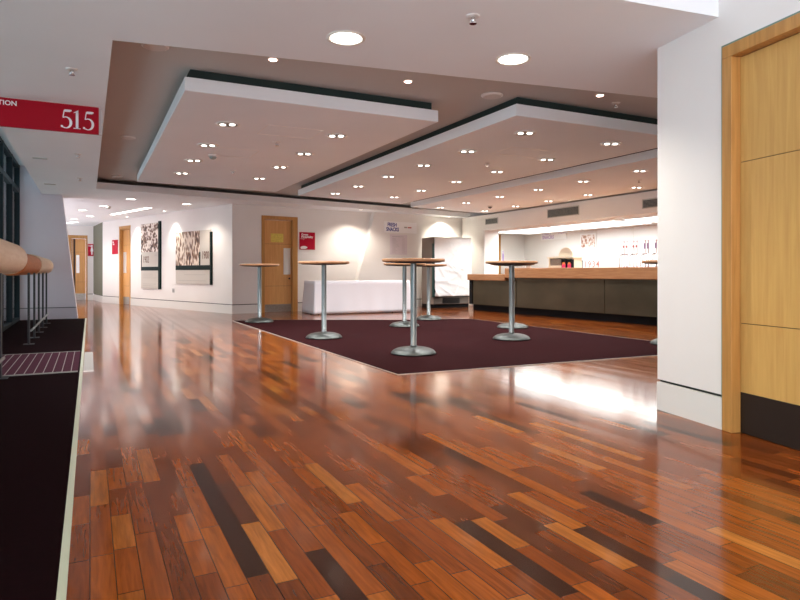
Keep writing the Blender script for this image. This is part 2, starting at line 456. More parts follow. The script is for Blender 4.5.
# ------------------------------------------------------------------ timber leaning rail on steel posts
RX = -.775
def rx(u): return RX - .0 * u
r = thing('leaning_rail', 'thick rounded pale timber leaning rail on steel posts along the windows', 'rail', (RX, 0, 0))
def rail_seg(name, u0, u1, rad, m, z=1.07, rnd=.03):
    pts = [(0, u0, z), (0, u0 + .01, z)] + [(0, u0 + (u1 - u0) * k / 8, z) for k in range(1, 8)] + [(0, u1 - rnd, z), (0, u1 - rnd * .3, z), (0, u1, z)]
    rr = [rad * .96, rad] + [rad] * 7 + [rad, rad * .97, rad * .90]
    return MB().tube(pts, rr, 28).build(name, m, r)
rail_seg('timber_rail', -1.0, 7.90, .166, RAILW, 1.064)
rail_seg('collar', 7.90, 10.5, .142, COLLAR, 1.022)
rail_seg('timber_rail', 10.5, 13.6, .150, RAILW, 1.03)
post_us = [.6, 1.7, 2.8, 3.9, 5.1, 6.29, 9.08, 9.95, 10.8, 11.7, 12.6]
for u in post_us:
    p = MB().box(.073, .097, u - .035, u + .035, .012, .91).build('post', DARKM, r)
    MB().box(.025, .145, u - .07, u + .07, .0068, .014).build('foot_plate', DARKM, p)
f = MB()
f.tube([(.11, -.9, .18), (.11, 6.29, .18)], .014, 10); f.build('foot_rail', STEEL, r)
f = MB(); f.tube([(.11, 9.08, .18), (.11, 12.6, .18)], .014, 10); f.build('foot_rail', STEEL, r)

# ------------------------------------------------------------------ doors
def door(nm, W, s0, s1, zt, fw=.065, proud=.012, recess=.07, seams=(), kick=None, kickm=KICKS, leaf_gap=None, outline=False, leafm=BEECH2, framem=OAK, fw_r=None, stop=True):
    r = thing(nm, None, None, (W.p0.x, W.p0.y, 0), W.rz); r['kind'] = 'structure'
    fw_r = fw if fw_r is None else fw_r
    g = .008 if outline else .0005
    m = MB()
    m.box(s0 + g, s0 + fw, -proud, .12, 0, zt - fw); m.box(s1 - fw_r, s1 - g, -proud, .12, 0, zt - fw); m.box(s0 + g, s1 - g, -proud, .12, zt - fw, zt - g)
    # door stop
    if stop: m.box(s0 + fw, s0 + fw + .018, .02, .12, 0, zt - fw); m.box(s0 + fw + .018, s1 - fw_r, .02, .12, zt - fw - .018, zt - fw)
    m.build('frame', framem, r, bevel=.003)
    if outline:
        e = MB(); t = .007
        e.box(s0 - t * .6, s0 + g, -.004, .06, 0, zt + t * .6); e.box(s0 + g, s1, -.004, .06, zt - g, zt + t * .6)
        e.build('shadow_strip', mat('grey green shadow strip', (.16, .25, .20), .5), r)  # strip stands in for the thin shadow gap around the frame
    x0 = s0 + fw + (.020 if stop else .003); x1 = s1 - fw_r - .003; zl = zt - fw - (.022 if stop else .004)
    zs = [.001] + list(seams) + [zl]
    l = MB()
    l.box(x0, x1, recess + .006, recess + .045, .001, zl, 1)
    for a, b in zip(zs[:-1], zs[1:]):
        l.box(x0, x1, recess, recess + .006, a + .002, b - .002)
    lf = l.build('leaf', [leafm, GAP], r)
    if kick: MB().box(x0 + .004, x1 - .004, recess - .003, recess, .004, kick).build('kick_plate', kickm, lf)
    return r, lf, x0, x1

# near door on the right
_, zs1 = WR.sz(741, 155); _, zs2 = WR.sz(741, 326); _, zk = WR.sz(741, 394)
door('door_1', WR, sR, sR + DW, zR, fw=.078, recess=.05, stop=False, seams=(zs2 + .01, zs1 - .03), kick=zk, kickm=KICK, outline=True, leafm=BEECH)
# door in the back wall
_, za = WB.sz(280, 286); _, zb = WB.sz(280, 244); _, zk = WB.sz(280, 304.3)
r, lf, x0, x1 = door('door_2', WB, s2a, s2b, z2, fw=.07, fw_r=.13, recess=.07, seams=(za, zb), kick=zk)
a0, t0 = WB.sz(285.3, 248); a1, t1 = WB.sz(293, 274.5)
MB().box(x1 - .19, x1 - .02, .064, .07, t1, t0).build('push_plate', mat('satin steel plate', (.80, .79, .76), .35, .6), lf)
MB().lathe([(.02, 0), (.02, .02)], 0, 0, 16).build('lock', DARKM, lf).matrix_local = Matrix.Translation((x1 - .05, .068, WB.sz(291, 278.5)[1])) @ Matrix.Rotation(PI / 2, 4, 'X')
a0, t0 = WB.sz(272, 233.2); a1, t1 = WB.sz(284.5, 242.3)
o = MB().box(0, a1 - a0, -.003, 0, 0, t0 - t1).build('notice', YELLOW, loc=WB.w(a0, -.0695, t1), rz=WB.rz)
tag(o, 'yellow notice stuck on the upper half of the timber door', 'notice')
# door in the left wall
_, zk = WP.sz(125, 297); _, za = WP.sz(125, 286); _, zb = WP.sz(125, 245)
r, lf, x0, x1 = door('door_3', WP, s3a, s3b, z3, fw=.09, fw_r=.05, recess=.07, seams=(za, zb), kick=zk)
_, t0 = WP.sz(123, 252); _, t1 = WP.sz(123, 273)
MB().box(x0 + .02, x0 + .22, .063, .07, t1, t0).build('push_plate', MATS['satin steel plate'], lf)
# double door at the end of the corridor
_, zk = WF.sz(78, 293.5); _, za = WF.sz(78, 282); _, zb = WF.sz(78, 252)
r, lf, x0, x1 = door('door_4', WF, s4a, s4b, z4, fw=.09, fw_r=.05, recess=.07, seams=(za, zb), kick=zk)
aa, _ = WF.sz(75.2, 270); MB().box(aa - .05, aa, .05, .07, .01, z4 - .12).build('meeting_stile', mat('dark rebate', (.06, .03, .015), .6), lf)
_, t0 = WF.sz(78, 255); _, t1 = WF.sz(78, 273); MB().box(aa + .03, aa + .12, .062, .07, t1, t0).build('push_plate', MATS['satin steel plate'], lf)
# pale service door at the far end of the bar
r = thing('door_5', None, None, (WB.p0.x, WB.p0.y, 0), WB.rz); r['kind'] = 'structure'
sj = WB.sz(497, 240)[0]
m = MB(); m.box(sj, s5b, -.012, .12, 0, z5); m.box(s5a, s5a + .05, -.012, .12, 0, z5 - .05); m.box(s5a, sj, -.012, .12, z5 - .05, z5)
m.build('frame', [OAK], r)
MB().box(s5a + .052, sj - .002, .03, .07, .01, z5 - .052).build('leaf', mat('cream door paint', (.80, .74, .66), .5), r)

# ------------------------------------------------------------------ ceiling rafts
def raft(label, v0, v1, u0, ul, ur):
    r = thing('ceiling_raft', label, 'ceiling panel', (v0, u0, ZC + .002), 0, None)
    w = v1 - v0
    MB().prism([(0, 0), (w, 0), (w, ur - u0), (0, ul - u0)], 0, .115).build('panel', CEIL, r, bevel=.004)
    MB().prism([(.05, .05), (w - .05, .05), (w - .05, ur - u0 - .05), (.05, ul - u0 - .05)], .115, ZU - ZC - .004).build('shadow_band', mat('dark teal upstand', (.012, .028, .026), .8), r)  # dark box added above the raft to give its shadow gap
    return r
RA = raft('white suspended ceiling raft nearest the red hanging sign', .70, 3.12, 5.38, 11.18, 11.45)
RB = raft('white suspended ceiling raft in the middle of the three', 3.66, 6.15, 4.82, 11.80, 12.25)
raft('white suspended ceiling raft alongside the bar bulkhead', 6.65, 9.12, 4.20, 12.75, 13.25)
# hairline access panels in the left and middle rafts
def hatch(v0, v1, u0, u1, r):
    w = v1 - v0; l = u1 - u0; t = .008; m = MB()
    m.box(0, w, 0, t, -.001, .004); m.box(0, w, l - t, l, -.001, .004); m.box(0, t, t, l - t, -.001, .004); m.box(w - t, w, t, l - t, -.001, .004)
    m.build('access_panel', mat('pale hatch edge', (.86, .85, .82), .5), r, loc=(v0 - r.location.x, u0 - r.location.y, -.002))
hatch(1.62, 2.22, 6.25, 6.72, RA)
hatch(1.40, 1.88, 7.65, 8.2, RA)
hatch(4.55, 5.2, 6.05, 6.5, RB)

# ------------------------------------------------------------------ lamps in the ceilings
WARM = (.96, .97, 1.0)
def spot(parent, power, col, angle=2.3, blend=.7, size=.04, z=-.03, tilt=None):
    l = bpy.data.lights.new('lamp_light', 'SPOT'); l.energy = power; l.color = col; l.spot_size = angle; l.spot_blend = blend; l.shadow_soft_size = size
    o = bpy.data.objects.new('lamp_light', l); C.objects.link(o); o.parent = parent; o.location = (0, 0, z)
    if tilt: o.rotation_euler = tilt
    return o
TW = 48.0
proto = None
def twin(x, y, label, group=None, z=ZC):
    global proto
    if proto is None:
        proto = thing('twin_downlight', label, 'downlight', (x, y, z))
        MB().lathe([(.098, -.002), (.118, -.008), (.122, -.002), (.122, .004), (.098, .004)], seg=28, ring=True).build('trim_ring', mat('lamp trim', (.80, .78, .74), .4), proto)
        MB().lathe([(.098, -.003), (.098, .0)], seg=28).build('reflector', DISC, proto)
        for s in (-1, 1):
            MB().lathe([(.024, -.010), (.030, -.006), (.030, -.002)], seg=16).build('lamp', LAMP, proto, loc=(s * .048 * .894, -s * .048 * .447, 0))
        spot(proto, TW, WARM, angle=2.15, blend=.6, size=.06)
        return proto
    return dup(proto, (x, y, z), label)
ORD = ['front', 'second', 'third', 'fourth', 'fifth', 'sixth']
for vv, row in ((1.25, 'left row'), (2.43, 'right row')):
    for i, u in enumerate((6.42, 7.58, 8.70, 9.90)):
        twin(vv, u, 'twin downlight, %s lamp in the %s of the left raft' % (['nearest', 'second nearest', 'third nearest', 'farthest'][i], row))
for vv, row in ((4.20, 'left row'), (5.45, 'right row')):
    for i, u in enumerate((5.38, 6.52, 7.65, 8.80, 10.03, 11.16)):
        twin(vv, u, 'twin downlight, %s lamp in the %s of the middle raft' % (['nearest', 'second nearest', 'third nearest', 'fourth nearest', 'fifth nearest', 'farthest'][i], row))
for i, u in enumerate((6.64, 7.82, 8.97, 10.16, 11.39, 12.50)):
    twin(7.30, u, 'twin downlight, %s lamp in the left row of the raft beside the bar' % ['nearest', 'second nearest', 'third nearest', 'fourth nearest', 'fifth nearest', 'farthest'][i])
for i, u in enumerate((7.96, 9.16, 10.32, 11.45, 12.68)):
    twin(8.67, u, 'twin downlight, %s lamp in the right row of the raft beside the bar' % ['nearest', 'second nearest', 'third nearest', 'fourth nearest', 'farthest'][i])

def big_downlight(x, y, label, rad=.125, power=40, z=ZC, lens=LAMPB, col=(1, .93, .82), angle=2.3):
    r = thing('downlight', label, 'downlight', (x, y, z))
    MB().lathe([(rad * .80, -.004), (rad * .92, -.010), (rad, -.004), (rad, .004), (rad * .8, .004)], seg=36, ring=True).build('trim_ring', mat('downlight trim', (.78, .74, .66), .4), r)
    MB().lathe([(rad * .80, -.003), (rad * .80, .001)], seg=36).build('lens', lens, r)
    spot(r, power, col, angle=angle)
    return r
p = P(346, 38, ZC); big_downlight(p.x, p.y, 'large round lit downlight in the front ceiling above the left raft corner')
p = P(513, 59, ZC); big_downlight(p.x, p.y, 'large round lit downlight in the front ceiling above the middle raft corner')
# unseen lamps added over the camera, their green light tints the right wall
for i, (x, y) in enumerate(((1.2, .9), (2.2, 1.2), (1.2, -.6))):
    r = big_downlight(x, y, 'added unseen downlight in the high ceiling of the front bay, over the near floor', z=ZH, power=26, col=(.92, 1, .42), angle=1.55)
    r['group'] = 'added downlights of the front bay'
for (px, py), lb, pw in (((131, 199), 'round downlight in the back ceiling strip left of the first history panel', 30),
                         ((104, 206), 'round downlight over the corridor beside the small dome detector', 30),
                         ((82.5, 210), 'round downlight over the corridor, next to the leaning grey wall', 30),
                         ((90, 216), 'round downlight deeper in the corridor, nearest the toilet sign', 30),
                         ((186.5, 204), 'round downlight in the back ceiling strip above the landscape history panel', 30),
                         ((74, 219), 'farthest small round downlight in the corridor before the end door', 30)):
    p = P(px, py, ZC); big_downlight(p.x, p.y, lb, rad=.11, power=pw, col=(1, .88, .76))
for px, py, lb in ((273, 59, 'small pink lit spotlight in the recess above the raft nearest the red sign'),
                   (408, 81, 'small pink lit spotlight in the recess between the left and middle rafts'),
                   (600, 95, 'small pink lit spotlight in the recess beside the white column')):
    p = P(px, py, ZU); r = thing('spotlight', lb, 'spotlight', (p.x, p.y, ZU))
    MB().lathe([(.028, -.004), (.040, -.008), (.044, -.002), (.044, .004), (.028, .004)], seg=20, ring=True).build('trim_ring', mat('lamp trim', (0, 0, 0)), r)
    MB().lathe([(.030, -.010), (.030, -.006)], seg=20).build('lamp', LAMPP, r)
    spot(r, 8, (1, .70, .58), angle=2.0)
p = P(361, 209.2, ZC); r = thing('spotlight', 'small lit spotlight in the back ceiling strip over the white clothed table', 'spotlight', (p.x, p.y, ZC))
MB().lathe([(.030, -.006), (.05, -.010), (.055, -.002), (.055, .004), (.030, .004)], seg=20, ring=True).build('trim_ring', MATS['lamp trim'], r)
MB().lathe([(.032, -.013), (.032, -.008)], seg=20).build('lamp', LAMP, r); spot(r, 48, (1, .88, .76), angle=2.3)

# flush ceiling speakers, sprinklers, detectors
for px, py, lb, rad in ((492, 95, 'round white ceiling speaker in the recess in front of the middle raft', .105),
                        (155, 45, 'round speaker half hidden by the front edge of the ceiling recess', .10),
                        (128, 137, 'round speaker in the recess left of the raft nearest the red sign', .09),
                        (117, 176, 'farthest round speaker in the left channel of the ceiling recess', .09)):
    p = P(px, py, ZU); r = thing('ceiling_speaker', lb, 'speaker', (p.x, p.y, ZU))
    MB().lathe([(rad * .85, -.016), (rad, -.010), (rad, 0)], seg=32).build('rim', mat('speaker white', (.78, .75, .70), .5), r)
    MB().lathe([(rad * .8, -.020), (rad * .85, -.014)], seg=32).build('grille', mat('speaker mesh', (.66, .62, .58), .7, bump=.3, bscale=300), r)
sp_proto = None
for px, py, z, lb in ((473, 16, ZC, 'chrome sprinkler in the front ceiling between the two large downlights, nearest the camera'),
                      (72, 69, ZC, 'chrome sprinkler in the left ceiling strip just above the red hanging sign'),
                      (78, 154, ZC, 'sprinkler in the left ceiling strip just below the red hanging sign'),
                      (80, 178, ZC, 'sprinkler in the left ceiling strip nearest the leaning wall'),
                      (277, 142, ZC, 'sprinkler between the lamp rows of the raft nearest the red sign, front one'),
                      (233, 170.5, ZC, 'sprinkler between the lamp rows of the raft nearest the red sign, back one'),
                      (487, 163, ZC, 'sprinkler between the lamp rows of the middle raft'),
                      (639, 180, ZC, 'sprinkler on the raft beside the bar, close to the white column'),
                      (616, 103, ZU, 'sprinkler in the recess beside the pink spotlight near the white column')):
    p = P(px, py, z)
    if sp_proto is None:
        sp_proto = thing('sprinkler', lb, 'sprinkler', (p.x, p.y, z))
        MB().lathe([(.034, -.008), (.042, -.002), (.042, .010)], seg=20).build('escutcheon', mat('sprinkler white', (.75, .73, .70), .4), sp_proto)
        q = MB(); q.lathe([(.010, -.04), (.012, -.006)], seg=12); q.lathe([(.022, -.046), (.022, -.042)], seg=16)
        q.build('head', CHROME, sp_proto)
        ff = MB(); ff.tube([(-.012, 0, -.042), (-.016, 0, -.025), (-.008, 0, -.008)], .003, 6); ff.tube([(.012, 0, -.042), (.016, 0, -.025), (.008, 0, -.008)], .003, 6); ff.build('yoke', CHROME, sp_proto)
    else: dup(sp_proto, (p.x, p.y, z), lb)
for px, py, z, lb, m_ in ((213, 155, ZC, 'white smoke detector on the raft nearest the red sign', 'white'), (490, 206, ZC, 'dark dome detector on the raft beside the bar', 'dark'),
                      (108.5, 206.5, ZC, 'grey dome detector over the corridor beside a round downlight', 'grey')):
    p = P(px, py, z); r = thing('smoke_detector', lb, 'detector', (p.x, p.y, z))
    bm_ = {'white': mat('detector white', (.74, .74, .72), .4), 'dark': mat('detector dark', (.08, .08, .09), .3), 'grey': mat('detector grey', (.4, .38, .36), .4)}[m_]
    MB().lathe([(.050, -.022), (.058, -.016), (.058, 0)], seg=24).build('base', MATS['detector white'], r)
    MB().lathe([(.012, -.058), (.034, -.050), (.044, -.034), (.046, -.020)], seg=24).build('sensor', bm_ if m_ != 'white' else mat('detector teal', (.30, .38, .36), .4), r)
for px, py, lb in ((40, 158, 'slim grey vent in the left ceiling strip near the windows'), (50, 184, 'slim vent in the left ceiling strip close to the leaning wall')):
    p = P(px, py, ZC); r = thing('ceiling_vent', lb, 'vent', (p.x, p.y, ZC))
    MB().box(-.09, .09, -.05, .05, -.006, 0).build('frame', mat('vent frame pale', (.7, .7, .66), .5), r)
    q = MB()
    for k in range(4): q.box(-.08, .08, -.04 + k * .022, -.028 + k * .022, -.009, -.006)
    q.build('slat', mat('pale slat', (.45, .46, .44), .5), r)
# recessed light troughs over the corridor
for a_, b_, lb in (((112, 214.5), (150, 207.3), 'long slim lit ceiling trough over the corridor by the left wall'), ((63, 223.3), (77, 221.6), 'short lit ceiling trough at the end of the corridor')):
    p = P(*a_, ZC); q = P(*b_, ZC); d = q - p
    r = thing('light_trough', lb, 'ceiling light', p, math.atan2(d.y, d.x))
    MB().box(0, d.length, -.09, .09, -.006, 0).build('frame', MATS['speaker white'], r)
    MB().box(.03, d.length - .03, -.06, .06, -.010, -.005).build('diffuser', mat('lit trough', (.9, .9, .9), .4, emit=((1, .9, .82), 2.5)), r)

# ------------------------------------------------------------------ red hanging sign
r = thing('hanging_sign', 'red hanging sign with white number 515 at the ceiling edge', 'sign', (-.82, 6.27, 2.17))
SL = .892
MB().box(0, SL, 0, .03, 0, .250).build('board', RED, r)
MB().box(0, SL + .012, -.004, .034, .246, .254).build('top_rail', mat('pale sign rail', (.78, .70, .70), .4), r)
MB().box(SL, SL + .022, .004, .034, .0, .240).build('end_cap', mat('sign end', (.5, .46, .45), .5), r)
def stroke(m, pts, x0, z0, h, y0=-.003, y1=0):
    """pts: (x, z, width) with thick-thin widths, as in a roman numeral"""
    L = []; R = []
    for i, (x, z, w) in enumerate(pts):
        xa, za, _ = pts[max(i - 1, 0)]; xb, zb, _ = pts[min(i + 1, len(pts) - 1)]
        d = Vector((xb - xa, zb - za)).normalized(); n = Vector((-d.y, d.x)) * (w / 2)
        L.append((x0 + (x + n.x) * h, z0 + (z + n.y) * h)); R.append((x0 + (x - n.x) * h, z0 + (z - n.y) * h))
    for i in range(len(pts) - 1):
        m.plate([R[i], R[i + 1], L[i + 1], L[i]], y0, y1)
def five(m, x0, z0, h):
    stroke(m, [(.17, .93, .05), (.22, .935, .13), (.45, .94, .13), (.54, .97, .05)], x0, z0, h)
    stroke(m, [(.19, .96, .05), (.16, .78, .05), (.125, .55, .05)], x0, z0, h)
    pts = [(.125, .55, .035), (.20, .585, .05)]
    for k in range(0, 11):
        t = math.radians(90 - k * 18.5); w = .05 + .085 * max(0, math.cos(t)) ** 1.5
        pts.append((.27 + .235 * math.cos(t), .30 + .295 * math.sin(t), w))
    pts += [(.13, .04, .055), (.07, .075, .07)]
    stroke(m, pts, x0, z0, h)
    n = 14; m.plate([(x0 + (.075 + .058 * math.cos(2 * PI * k / n)) * h, z0 + (.085 + .058 * math.sin(2 * PI * k / n)) * h) for k in range(n)], -.0035, 0)
def one(m, x0, z0, h):
    stroke(m, [(.22, .0, .13), (.22, .90, .13)], x0, z0, h)
    stroke(m, [(.06, .86, .03), (.20, .93, .06), (.28, 1.0, .03)], x0, z0, h)
    stroke(m, [(.22, .88, .13), (.235, .97, .09)], x0, z0, h)
    stroke(m, [(.05, .02, .04), (.39, .02, .04)], x0, z0, h)
dg = MB(); hh = .165
five(dg, .584, .033, hh); one(dg, .680, .033, hh); five(dg, .760, .033, hh)
dg.build('numeral', WHITE, r)
text_part('lettering', 'TION', .057, WHITE, r, .116, .184, -.002, .0012)

# ------------------------------------------------------------------ tall round tables
tp = None
def tall_table(px, py, label):
    global tp
    p = P(px, py, 0); d = ray(px).normalized() * .255
    loc = (p.x + d.x, p.y + d.y, .0075)
    if tp is None:
        tp = thing('bar_table', label, 'table', loc, 0, None)
        prof = [(.250, 0), (.256, .008), (.250, .016)] + [(.245 * math.cos(t), .016 + .066 * math.sin(t)) for t in [math.radians(a) for a in range(10, 82, 9)]] + [(.040, .083)]
        MB().lathe(prof, seg=48).build('base', CAST, tp)
        MB().lathe([(.040, .080), (.040, .095), (.0345, .10), (.0345, 1.0), (.0345, 1.012)], seg=24).build('pole', STEEL, tp)
        t = MB(); t.lathe([(.345, 1.026), (.352, 1.032), (.352, 1.055), (.347, 1.060)], seg=64, mi=0)
        t.build('tabletop', [TOPW], tp)
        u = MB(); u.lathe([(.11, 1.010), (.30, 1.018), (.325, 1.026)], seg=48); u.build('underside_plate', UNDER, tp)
        return tp
    return dup(tp, loc, label)
tall_table(259.5, 323.5, 'tall round bar table in front of the timber door, at the carpet edge')
tall_table(324, 340.3, 'tall round bar table in front of the left end of the white clothed table')
tall_table(413.5, 357.3, 'nearest and largest tall round bar table, in the middle of the carpet')
tall_table(404.5, 328, 'tall round bar table just behind the largest one, to its left')
tall_table(428.5, 320.9, 'farthest tall round bar table, before the sheet covered chiller')
tall_table(511.5, 341.7, 'nearer of the two tall round bar tables lined up before the bar')
tall_table(512.5, 329.5, 'farther of the two tall round bar tables lined up before the bar')
tall_table(671.5, 347, 'tall round bar table mostly hidden behind the white column')

# ------------------------------------------------------------------ clothed table by the back wall
TL = P(315.0, 314.8); TR = P(409.5, 311.9)
td = (TR - TL); tw = td.length; trz = math.atan2(td.y, td.x); tdp = .78
r = thing('trestle_table', 'folding buffet table hidden under the white cloth by the back wall', 'table', (TL.x, TL.y, 0), trz)
MB().box(.02, tw - .02, .02, tdp - .02, .690, .715).build('tabletop', TOPW, r)
for x in (.12, tw - .12):
    for y in (.10, tdp - .10): MB().tube([(x, y, 0), (x, y, .690)], .015, 8).build('leg', DARKM, r)
def draped(w, d, h, amp, flare, nz=10, seed=3, z0=.012, rc=.03):
    rnd = random.Random(seed); per = []
    def edge(p, q, n, nrm):
        for k in range(n): t = k / n; per.append((p[0] + (q[0] - p[0]) * t, p[1] + (q[1] - p[1]) * t, nrm))
    nx = int(w / .03); ny = int(d / .03)
    edge((0, 0), (w, 0), nx, (0, -1)); edge((w, 0), (w, d), ny, (1, 0)); edge((w, d), (0, d), nx, (0, 1)); edge((0, d), (0, 0), ny, (-1, 0))
    ph = [rnd.uniform(0, 6.28) for _ in range(4)]; n = len(per); m = MB(); vs = []
    for j in range(nz + 1):
        t = j / nz; z = h - (h - z0) * t
        for i, (x, y, nn) in enumerate(per):
            s = i * .03
            wv = math.sin(s * 9 + ph[0]) * .5 + math.sin(s * 17 + ph[1]) * .3 + math.sin(s * 4.3 + ph[2]) * .6
            off = t * (flare + amp * wv)
            cx = 0
            for qx, qy in ((0, 0), (w, 0), (0, d), (w, d)):
                dd = math.hypot(x - qx, y - qy)
                if dd < .16: cx = max(cx, (1 - dd / .16))
            ox = (x - w / 2) / w * 2; oy = (y - d / 2) / d * 2
            off += t * cx * .05
            vs.append((x + nn[0] * off + (nn[0] == 0) * ox * cx * .04 * t, y + nn[1] * off + (nn[1] == 0) * oy * cx * .04 * t, z))
    fs = []
    for j in range(nz):
        for i in range(n):
            i2 = (i + 1) % n; fs.append((j * n + i, j * n + i2, (j + 1) * n + i2, (j + 1) * n + i))
    m.add(vs, fs, 0, True); m.f.append(list(range(n))); m.m.append(0); m.sm.append(False)
    return m
o = draped(tw, tdp, .722, .014, .015).build('tablecloth', CLOTH, loc=(TL.x, TL.y, 0), rz=trz)
so = o.modifiers.new('thick', 'SOLIDIFY'); so.thickness = .003; so.offset = 1
tag(o, 'white cloth draped to the floor over the long buffet table by the back wall', 'tablecloth')

# ------------------------------------------------------------------ covered drinks chiller
FX, FY = 7.72, 13.60; fw_ = 1.12; fd = .58; fh = 1.80
r = thing('drinks_chiller', 'tall drinks chiller with a white sheet hung over its front', 'chiller', (FX, FY, 0))
MB().box(0, fw_, .03, fd, .10, fh).build('body', FRIDGE, r, bevel=.01)
MB().box(0, fw_, .08, fd - .02, 0, .10).build('plinth', BLACK, r)
MB().box(-.004, .05, 0, .03, .28, fh - .16).build('door_edge', DKGREEN, r)
MB().box(.05, fw_, .0, .03, .28, fh - .02).build('door', mat('chiller glass', (.03, .05, .05), .15), r)
g = MB(); g.box(.05, fw_ - .05, .02, .03, .11, .27, 0)
for k in range(6): g.box(.30, .80, .005, .02, .13 + k * .022, .142 + k * .022, 1)
g.build('grille', [mat('grille panel', (.10, .085, .07), .5), BLACK], r)
# sheet: front fall with creases, folded over the top
m = MB(); vs = []; nx, nz = 40, 60; rnd = random.Random(8)
cre = [(rnd.uniform(0, 1.2), rnd.uniform(.2, 1.9), rnd.uniform(-1.2, 1.2), rnd.uniform(.004, .011), rnd.uniform(.03, .08)) for _ in range(34)]
def crease(x, z):
    h = 0
    for cx, cz, a_, amp, wd in cre:
        dx = (x - cx) * math.cos(a_) + (z - cz) * math.sin(a_); dz = -(x - cx) * math.sin(a_) + (z - cz) * math.cos(a_)
        h += amp * math.exp(-(dz / wd) ** 2 * 4 - (dx / .28) ** 2)
    return h
for j in range(nz + 1):
    t = j / nz * (fh - .29 + .40)
    for i in range(nx + 1):
        x = .045 + (fw_ - .02) * i / nx
        if t < .40: y, z = .40 - t, fh + .012 + .004 * math.sin(x * 12)
        else:
            z = fh + .012 - (t - .40); k = (t - .40) / 1.5
            y = -.012 - .018 * k - crease(x, z) * (.6 + 2.2 * k) - .006 * math.sin(x * 7 + z * 2)
        vs.append((x, y, z))
fs = [(j * (nx + 1) + i, j * (nx + 1) + i + 1, (j + 1) * (nx + 1) + i + 1, (j + 1) * (nx + 1) + i) for j in range(nz) for i in range(nx)]
m.add(vs, fs, 0, True)
o = m.build('dust_sheet', SHEET, loc=(FX, FY, 0)); so = o.modifiers.new('thick', 'SOLIDIFY'); so.thickness = .003
tag(o, 'creased white sheet hung over the front of the tall chiller', 'sheet')

# ------------------------------------------------------------------ bar
F1 = P(470, 310.3); F2 = P(656, 326.3); bd = (F2 - F1).normalized()
E2 = F2 + bd * 2.6
WBAR = Wall((F1.x, F1.y), (E2.x, E2.y)); BL = WBAR.len
sj0 = WBAR.sz(507, 300)[0]; sj1 = WBAR.sz(516.5, 300)[0]; sj2 = WBAR.sz(604.5, 300)[0]
r = thing('bar_counter', 'long bar with thick timber top, dull bronze front panels and black kick board', 'bar', (F1.x, F1.y, 0), WBAR.rz)
MB().box(0, BL, .10, .60, 0, .155).build('kick_board', BLACK, r)
MB().box(.0, .10, -.02, .62, .155, .725).build('end_panel', BLACK, r)
edges = [.10, sj1, sj2, sj2 + (sj2 - sj1), BL]
for a_, b_ in zip(edges[:-1], edges[1:]):
    top = .725 if b_ <= sj1 + .01 else .79
    if a_ > BL - .1: continue
    MB().box(a_ + .006, b_ - .006, .0, .03, .155, top).build('panel', BRONZE, r)
MB().box(.10, sj1, .03, .60, .155, .72).build('carcass', BLACK, r)
MB().box(sj1, BL, .03, .60, .155, .785).build('carcass', BLACK, r)
o = MB().box(-.02, sj0 - .005, -.07, .66, .725, .868).build('lower_bar_top', BARW, r, bevel=.012)
m = MB(); m.box(sj0, BL, -.07, .68, .79, 1.005)
m.build('raised_bar_top', BARW, r, bevel=.012)
ZB = 1.005
def on_bar(px, off=.3): return WBAR.sz(px, 260, -off)[0]
def barloc(px, off=.3, z=ZB): return WBAR.w(on_bar(px, off), -off, z)
# display cabinet with arched header
s0 = on_bar(548.5, .3); s1 = on_bar(573.5, .3); cw = s1 - s0
r = thing('display_cabinet', 'cream counter display cabinet with an arched header on the bar', 'cabinet', WBAR.w(s0, -.30, ZB), WBAR.rz)
CABM = mat('cream cabinet', (.86, .76, .58), .5)
m = MB(); m.box(0, cw, 0, .03, 0, .05); m.box(0, cw, 0, .24, 0, .03); m.box(0, .03, 0, .24, .03, .20); m.box(cw - .03, cw, 0, .24, .03, .20); m.box(.03, cw - .03, .21, .24, .03, .20)
m.plate([(-.02, .20), (cw + .02, .20), (cw + .02, .225), (cw * .55, .25), (-.02, .225)], -.02, .24)
m.build('housing', CABM, r)
n = 16; pts = [(cw * .42, .235), (cw * .98, .235)] + [(cw * .70 + cw * .28 * math.cos(PI * k / n), .25 + .17 * math.sin(PI * k / n)) for k in range(0, n + 1)]
MB().plate(pts, .0, .03).build('arched_header', CABM, r)
q = MB(); q.box(.05, cw * .50, .02, .04, .05, .19, 1)
for k in range(6): q.box(.05, cw * .50, .004, .02, .055 + k * .022, .068 + k * .022)
q.build('louvre', [mat('louvre tan', (.34, .28, .22), .5), BLACK], r)
for px0, px1, lb in ((561.5, 566, 'left of two small black and red cartons on the bar by the cream cabinet'), (567, 571.5, 'right of two small black and red cartons on the bar by the cream cabinet')):
    a_ = on_bar(px0, .18); b_ = on_bar(px1, .18); w_ = b_ - a_
    r = thing('carton', lb, 'carton', WBAR.w(a_, -.18, ZB), WBAR.rz)
    MB().box(0, w_, 0, .07, 0, .17).build('box', BLACK, r)
    MB().box(.12 * w_, .88 * w_, -.002, 0, .0, .085).build('label_print', PINKR, r)
    MB().box(.25 * w_, .75 * w_, -.003, -.001, .07, .11).build('flash_print', ORANGE, r)
# jug and cups at the far end
p = barloc(524.2, .35); r = thing('cup', 'plain white beaker at the left end of the raised bar top', 'cup', p)
MB().lathe([(.03, 0), (.032, .01), (.040, .13), (.036, .13), (.030, .015)], seg=20).build('beaker', mat('white china', (.8, .78, .76), .3), r)
p = barloc(528.6, .35); r = thing('jug', 'steel jug with a handle at the left end of the raised bar top', 'jug', p)
MB().lathe([(.055, 0), (.058, .01), (.050, .10), (.046, .15), (.05, .165), (.045, .165), (.042, .15)], seg=24).build('body', mat('dull steel jug', (.55, .5, .46), .3, .8), r)
MB().tube([(.045, 0, .14), (.09, 0, .13), (.095, 0, .08), (.055, 0, .04)], .007, 8).build('handle', MATS['dull steel jug'], r)
